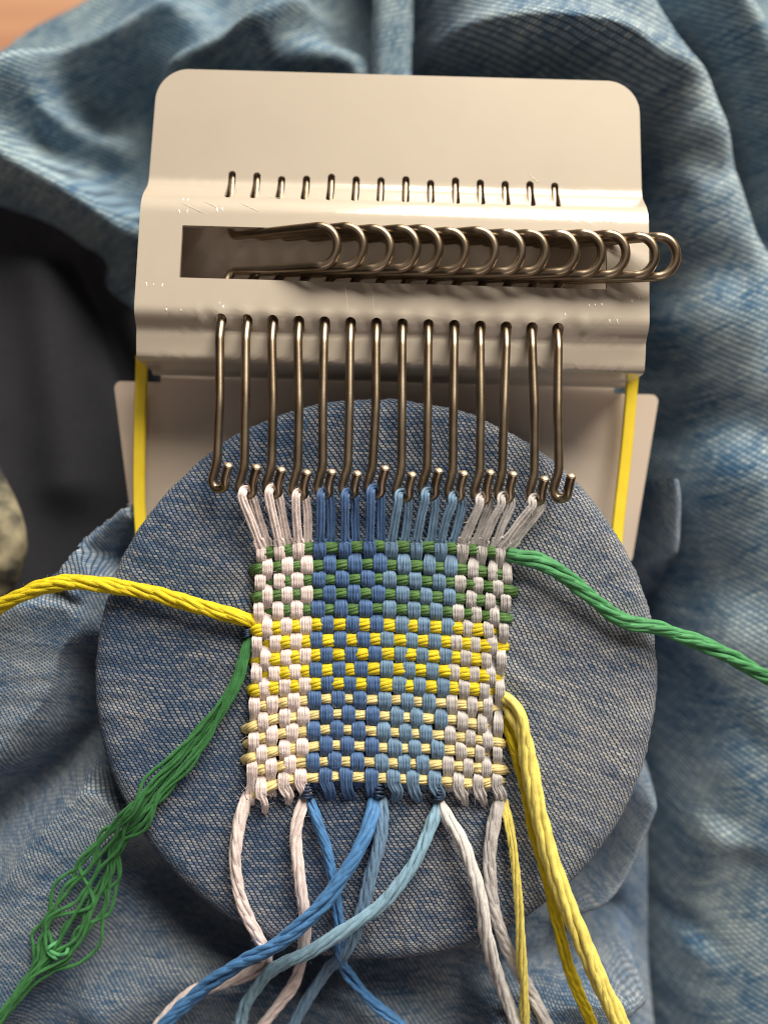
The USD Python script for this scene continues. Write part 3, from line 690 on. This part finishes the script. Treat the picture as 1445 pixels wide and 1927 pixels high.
for k in range(12):
    cols = []
    for which in (0, 1):
        pts = []
        prev = None
        ys = [float(row_y(r, col_x(k, which, 1030 + r * 29))) for r in range(16)]
        for r in range(16):
            y = ys[r]; over = (r % 2 == which)
            dx = gw.uniform(-1.0, 1.0)
            x = col_x(k, which, y) + dx
            amp = 0.62 if over else -0.50
            if r == 0: pts.append((x, y - 9, ZC + amp * 0.85))
            h = 9.5 if over else 5.0
            pts += [(x, y - h, ZC + amp * (0.86 if over else 0.8)), (x, y, ZC + amp), (x, y + h, ZC + amp * (0.80 if over else 0.8))]
        # the end goes down into the cloth
        yl = ys[-1]
        if which == 1:
            pts += [(x + 4 + gw.uniform(-3, 6), yl + 26, ZC + 0.05), (x + 6 + gw.uniform(-3, 6), yl + 40, 0.5), (x + 7, yl + 46, -0.9)]
        else:
            pts += [(x + 1, yl + 14, 1.0), (x + 1, yl + 20, -0.6)]
        cols.append(pts)
    fx, fy = loop_fx[k]
    a0, b0 = cols[0][0], cols[1][0]
    # front strand from the weave up over the hook, back strand down behind
    front = [(a0[0] * 0.45 + fx * 0.55 + gw.uniform(-2, 2), 0.5 * (a0[1] + fy), 3.2), (fx, fy + 14, 3.75), (fx + 1, fy + 1, 3.75)]
    back = [(fx + 5, fy - 4, 3.0), (fx + 13, fy - 2, 1.9), (fx + 19, fy + 12, 1.55), (b0[0] * 0.5 + (fx + 21) * 0.5 + gw.uniform(-2, 2), 0.5 * (b0[1] + fy + 10), 1.45)]
    full = cols[0][::-1] + front + back + cols[1]
    n_a, n_f = len(cols[0]), len(front) + len(back)
    p = spline([P(*q) for q in full], 0.12)
    # bundle is wide in the weave, gathered on the hook and at the sewn ends
    py = CY - p[:, 1] * F / (D - p[:, 2])
    wide = np.interp(py, [915, 935, 990, 1035, 1055, 1440, 1475, 1512], [0.24, 0.26, 0.25, 0.27, 0.335, 0.345, 0.32, 0.20])
    over_w = np.clip((p[:, 2] - ZC) / 0.6, -1, 1)
    inw = sstep(1016, 1040, py) * (1 - sstep(1475, 1500, py))
    n = 5
    kk = min(k, 10); pit = 0.25 * abs(A_top[kk + 1] - A_top[kk] + A_bot[kk + 1] - A_bot[kk]) / 16.1
    pit = min(max(pit, 1.02), 1.38)
    wide = np.where(inw > 0, wide * (1 - inw) + inw * pit * 0.198, wide * 0.66)
    wide = wide * (1 - inw + inw * (0.88 + 0.24 * np.clip(over_w, 0, 1)))
    sr = 0.19 * (1 - inw) + inw * pit * 0.150
    offs = np.stack([wide * (i - (n - 1) / 2) for i in range(n)], 1)
    curl = 0.06 * np.cos((np.arange(n) - (n - 1) / 2) * 0.9)
    ups = np.tile(curl, (len(p), 1))
    # gathered strands pile up instead of lying flat
    gath = (1 - inw)[:, None]
    ups = ups + gath * np.array([0.08, -0.06, 0.10, -0.06, 0.06])[None]
    parts, surf, nrm = noise_strands(p, offs, ups, sr, gw, 7, 0.028)
    parts2 = parts
    put_tubes('warp_loop', parts2, warp_mat[k], patch, label=warp_lab[k // 3])
    fsurf.setdefault(warp_mat[k], []).append((surf, nrm, 70))
weft_mat = ['thread_green'] * 5 + ['thread_yellow'] * 5 + ['thread_cream'] * 6
weft_lab = ['green weft row'] * 5 + ['bright yellow weft row'] * 5 + ['cream weft row'] * 6
gf = np.random.default_rng(33)
def twisted(p, R, n, pitch, r, g, flat=1.0, phase=0.0, loose=0.04, hand=1, sides=6, core=True):
    """Strands laid round a centre line like embroidery floss."""
    t, side, up = frames(p)
    s = np.r_[0, np.cumsum(np.linalg.norm(np.diff(p, axis=0), axis=1))]
    step = s[-1] / max(1, len(p) - 1)
    R = np.broadcast_to(np.asarray(R, float), (len(p),)); r = np.broadcast_to(np.asarray(r, float), (len(p),))
    parts, surf, nrm = [], [], []
    for i in range(n):
        a = phase + 2 * np.pi * i / n + hand * 2 * np.pi * s / pitch
        w = smooth_noise(len(p), step, 3.0, loose, g)
        q = p + side * (np.cos(a) * R + w[:, 0])[:, None] + up * (np.sin(a) * R * flat + w[:, 1])[:, None]
        parts.append((q, r)); surf.append(q); nrm.append(side * np.cos(a)[:, None] + up * np.sin(a)[:, None])
    if core: parts.append((p, np.maximum(R * flat * 0.75, 0.02)))
    return parts, np.vstack(surf), np.vstack(nrm)
for r in range(16):
    pr = rows[r]
    x0, x1 = pr[0][0], pr[-1][0]
    cs_ = []
    for k in range(12):
        for which in (0, 1):
            y = float(row_y(r, A_top[k])); x = col_x(k, which, y)
            cs_.append((x, 1 if (r % 2 == which) else -1))
    cs_ = sorted(c for c in cs_ if x0 + 6 < c[0] < x1 - 6)
    pts = [(x0 - 1, pr[0][1] + 2.5, -0.7), (x0 + 1.5, pr[0][1] + 0.5, 0.9)]
    for x, o in cs_: pts.append((x, float(row_y(r, x)) + gf.uniform(-0.8, 0.8), ZC + (-0.30 if o > 0 else 0.26)))
    if r == 0:
        pts += [(960, 1042, ZC + 0.3), (972, 1046, ZC + 0.6)]
    else:
        pts += [(x1 - 1.5, pr[-1][1] + 0.5, 0.9), (x1 + 1, pr[-1][1] + 2.5, -0.7)]
    p = spline([P(*q) for q in pts], 0.14)
    rad = 0.66 if r < 5 else 0.78 if r < 10 else 0.58
    s = np.linspace(0, 1, len(p)); Rr = rad * (0.62 + 0.38 * np.minimum(1, np.minimum(s, 1 - s) * 22 + 0.1))
    parts, surf, nrm = twisted(p, Rr * 0.62, 8, 9.0, Rr * 0.40, gf, 0.75, gf.uniform(0, 6), 0.035)
    put_tubes('weft_row', [(q, rr, 7) for q, rr in parts], weft_mat[r], patch, label=weft_lab[r])
    fsurf.setdefault(weft_mat[r], []).append((surf, nrm, 45))
for m_, lst in fsurf.items():
    S = np.vstack([a for a, b, c in lst]); Nn = np.vstack([b for a, b, c in lst])
    fibres(patch, m_, S, Nn, 4 * sum(c for a, b, c in lst), len(m_), (0.5, 1.7), 0.015)

# sewing stitches that hold the darn's lower edge
gs = np.random.default_rng(41)
def stitch(cx, cy, w, n, sp, slope, name='stitch'):
    parts = []
    for i in range(n):
        y = cy + i * sp
        pts = [P(cx - w - 3, y + slope, -0.5), P(cx - w, y + slope * 0.7, 0.7), P(cx - w * 0.4 + gs.uniform(-2, 2), y + gs.uniform(-1.5, 1.5), 2.1), P(cx + w * 0.4, y - slope * 0.4 + gs.uniform(-1.5, 1.5), 2.1), P(cx + w, y - slope * 0.7, 0.7), P(cx + w + 3, y - slope, -0.5)]
        parts.append(tube(spline(pts, 0.12), 0.16, 6))
    obj('stitch', cat(parts), 'thread_navy', patch, label='dark navy sewing stitches over a thread end')
stitch(577, 1478, 13, 5, 6.0, 2.0)
stitch(711, 1478, 13, 4, 6.5, -2.0)
stitch(825, 1484, 11, 5, 5.5, 1.0)
stitch(464, 1186, 8, 4, 4.0, 3.0)

# ------------------------------------------------------------------ loose thread ends
gt = np.random.default_rng(77)
def tail(label, matname, pts, R, twist=7.0, hand=1, seed=0, fuzz=140, fray=None, name='thread_end', loose=0.085, taper=(0.7, 0.0), group='loose thread ends of the darn', flat=0.8, parts_strands=False, n=6, wild=0.8):
    g = np.random.default_rng(100 + seed)
    p = spline([P(*q) for q in pts], 0.2)
    # the thread lies on the cloth wherever it would sink into it
    along = np.r_[0, np.cumsum(np.linalg.norm(np.diff(p, axis=0), axis=1))]
    rest = panel_height(p[:, 0], p[:, 1]) + 0.75 * R + (0.5 if parts_strands else 0)
    rest = np.where((p[:, 0] < 38) & (along > 4.0), rest, -99)
    lift = ndimage.gaussian_filter1d(ndimage.maximum_filter1d(np.maximum(rest - p[:, 2], 0), 9), 7)
    p[:, 2] += lift * np.clip(along / 4.0, 0, 1)
    o = thing(name, label, 'thread', None, at=p[len(p) // 2])
    s = np.linspace(0, 1, len(p))
    env = np.ones(len(p))
    if taper[0]: env *= taper[0] + (1 - taper[0]) * np.clip(s * 14, 0, 1)
    t, side, up = frames(p)
    sl = np.r_[0, np.cumsum(np.linalg.norm(np.diff(p, axis=0), axis=1))]
    meshes, S, Nn = [], [], []
    for i in range(n):
        a = 2 * np.pi * i / n + hand * 2 * np.pi * sl / (twist * 4.0) + g.uniform(-0.3, 0.3)
        w = smooth_noise(len(p), 0.2, 4.0, loose, g)
        spread = 1.0 + (fray(s) if fray is not None else 0.0)
        rad = R * 0.54 * env
        ox = np.cos(a) * rad; oz = np.sin(a) * rad * flat
        if fray is not None:
            m_ = fray(s) / 3.0
            ox = ox * (1 - m_) + m_ * 0 + m_ * ((i - (n - 1) / 2) * R * 1.35 * 6 / n + smooth_noise(len(p), 0.2, 5.0, R * wild, g)[:, 0])
        q = p + side * (ox + w[:, 0])[:, None] + up * (oz + w[:, 1] * 0.6)[:, None]
        rs = R * 0.45 * env * math.sqrt(6 / n)
        # two plies in every strand
        tq, aq, bq = transport(q)
        pl = []
        ph = g.uniform(0, 6)
        for h in (0, np.pi):
            b = ph + h - hand * 2 * np.pi * sl / (R * 5.5)
            d = rs * 0.20
            qq = q + aq * (np.cos(b) * d)[:, None] + bq * (np.sin(b) * d)[:, None]
            pl.append((qq, rs * 0.84, 6))
        meshes.append(pl); S.append(q); Nn.append(side * np.sign(ox)[:, None] * 0.8 + up * 0.6)
    if parts_strands:
        for mm in meshes: put_tubes('strand', mm, matname, o)
    else:
        put_tubes('floss', sum(meshes, []), matname, o)
    if fuzz: fibres(o, matname, np.vstack(S), np.vstack(Nn), fuzz * 5, 900 + seed, (0.4, 1.6), 0.0095)
    return o
tail('white thread end curving down from the darn\'s lower left corner', 'thread_white',
     [(464, 1492, -0.4), (460, 1508, 1.2), (446, 1570, 1.7), (443, 1640, 1.6), (462, 1715, 1.2), (492, 1780, 0.0), (500, 1815, -2.0), (440, 1845, -4.0), (360, 1870, -5.0), (300, 1930, -5.5), (270, 1980, -6)], 0.80, 9, 1, 1)
tail('white thread end hanging straight down beside the bright blue one', 'thread_white',
     [(574, 1492, -0.4), (570, 1510, 1.2), (557, 1575, 1.9), (564, 1660, 1.9), (574, 1720, 1.3), (570, 1795, -1.5), (555, 1845, -3.5), (525, 1890, -4.5), (490, 1940, -5), (470, 1990, -5)], 0.72, 10, -1, 2)
tail('bright blue thread end slanting right and passing under two other blue threads', 'thread_bright_blue',
     [(582, 1494, -0.4), (585, 1512, 1.2), (605, 1570, 1.9), (624, 1640, 1.8), (636, 1720, 1.2), (640, 1790, -0.8), (658, 1835, -3.0), (700, 1885, -4.5), (760, 1935, -5), (800, 1980, -5)], 0.68, 8, 1, 3)
tail('mid blue thread end crossing over the white ones towards the lower left', 'thread_bright_blue',
     [(706, 1496, -0.4), (703, 1512, 1.4), (684, 1585, 3.2), (643, 1655, 3.8), (590, 1720, 3.6), (525, 1775, 2.6), (450, 1815, 0.5), (380, 1862, -1.8), (310, 1930, -3.5), (270, 1985, -4)], 0.90, 8, -1, 4)
tail('light blue thread end falling behind the crossing blue threads', 'thread_light_blue',
     [(718, 1496, -0.4), (719, 1514, 1.3), (714, 1580, 1.9), (700, 1640, 1.8), (682, 1710, 1.3), (655, 1775, -0.8), (618, 1825, -2.8), (580, 1880, -4.0), (550, 1935, -4.8), (535, 1990, -5)], 0.78, 9, 1, 5)
tail('sky blue thread end sweeping down left across the other tails', 'thread_sky_blue',
     [(825, 1500, -0.4), (822, 1520, 1.3), (798, 1585, 2.4), (766, 1645, 3.0), (715, 1705, 3.2), (650, 1752, 3.0), (575, 1795, 1.8), (510, 1828, -0.8), (470, 1880, -3.2), (450, 1940, -4.5), (440, 1990, -5)], 0.78, 8, 1, 6)
tail('white thread end slanting right from the stitched point beside the sky blue one', 'thread_pale_grey',
     [(827, 1500, -0.4), (831, 1520, 1.3), (866, 1580, 2.3), (890, 1640, 2.6), (908, 1710, 2.4), (918, 1780, 1.0), (938, 1845, -1.5), (972, 1930, -3.5), (990, 1990, -4)], 0.86, 9, -1, 7)
tail('grey thread end hanging from the lower right corner and passing under the white one', 'thread_grey',
     [(940, 1496, -0.4), (938, 1514, 1.3), (925, 1580, 1.8), (921, 1650, 1.6), (930, 1715, 0.9), (958, 1790, -1.2), (1000, 1870, -3.6), (1032, 1935, -4.6), (1050, 1990, -5)], 0.82, 9, 1, 8)
tail('thin soft yellow thread end hanging beside the grey one', 'thread_pale_yellow',
     [(946, 1500, -0.4), (950, 1520, 1.2), (966, 1600, 1.9), (976, 1700, 1.5), (982, 1800, 0.2), (989, 1930, -2.5), (990, 1990, -3)], 0.56, 11, -1, 9, fuzz=50)
tail('bright lemon yellow thread end running under the thick pale yellow one', 'thread_yellow',
     [(948, 1350, -0.4), (954, 1366, 1.2), (985, 1470, 1.7), (1006, 1570, 1.7), (1038, 1690, 1.2), (1060, 1780, 0.2), (1085, 1860, -1.5), (1116, 1935, -3.0), (1135, 1990, -3.5)], 0.72, 12, 1, 10)
tail('thick pale yellow thread end fanning out at the darn\'s right edge and running down', 'thread_pale_yellow',
     [(943, 1322, -0.4), (950, 1316, 1.6), (976, 1346, 2.9), (995, 1435, 3.1), (1012, 1530, 3.1), (1042, 1635, 2.8), (1082, 1738, 2.2), (1122, 1835, 1.0), (1168, 1935, -0.8), (1195, 1995, -1.5)], 1.14, 14, -1, 11, fuzz=200, fray=lambda s: 0.55 * np.exp(-((s - 0.08) / 0.07)**2))
tail('green thread leaving the top row and crossing the cloth to the right edge', 'thread_leaf_green',
     [(955, 1042, ZC + 0.25), (972, 1047, 2.2), (1012, 1057, 2.4), (1062, 1083, 2.3), (1120, 1130, 1.8), (1172, 1166, 1.5), (1252, 1187, 1.4), (1330, 1216, 0.6), (1400, 1251, -0.6), (1450, 1278, -1.6), (1500, 1305, -2.5)], 0.98, 6, 1, 12, fuzz=200, taper=(0.8, 0))
tail('yellow thread arching from the darn\'s left edge to the left border', 'thread_yellow',
     [(482, 1176, -0.3), (472, 1168, 1.6), (430, 1156, 2.0), (340, 1131, 1.9), (250, 1110, 1.6), (150, 1096, 1.0), (90, 1101, 0.4), (40, 1120, -0.4), (-10, 1145, -1.6), (-60, 1175, -3)], 0.98, 7, -1, 13, fuzz=220, taper=(0.8, 0))
tail('green thread end slanting down left and fraying into separate strands', 'thread_deep_green',
     [(474, 1196, -0.3), (468, 1208, 1.5), (441, 1290, 2.0), (391, 1372, 1.9), (325, 1450, 1.6), (265, 1522, 0.8), (205, 1600, -1.0), (155, 1690, -2.6), (115, 1765, -3.6), (92, 1800, -4.0), (60, 1838, -4.6), (22, 1885, -5.2), (-20, 1940, -6)], 0.80, 16, 1, 14, fuzz=160,
     fray=lambda s: 2.1 * sstep(0.40, 0.66, s) * (1 - 0.72 * sstep(0.74, 0.86, s)) + 0.9 * sstep(0.1, 0.3, s) * (1 - sstep(0.76, 0.8, s)), parts_strands=True, n=14, wild=1.5)

# the little knot where the frayed strands run together again
frayed = stage.GetPrimAtPath('/World/thread_end_013')
kn = []
kx = P(100, 1790, -3)
kz = max(-3.4, float(panel_height(kx[:1], kx[1:2])[0]) + 1.6)
for a, b, c in (((112, 1772), (90, 1792), (108, 1806)), ((92, 1786), (112, 1798), (128, 1780))):
    kn.append((spline([P(*a, kz - 0.4), P((a[0] + b[0]) / 2 - 6, (a[1] + b[1]) / 2, kz + 0.5), P(*b, kz + 0.4), P((c[0] + b[0]) / 2 + 5, (c[1] + b[1]) / 2 + 5, kz + 0.5), P(*c, kz - 0.5)], 0.12), 0.24, 7))
put_tubes('knot', kn, 'thread_leaf_green', frayed)
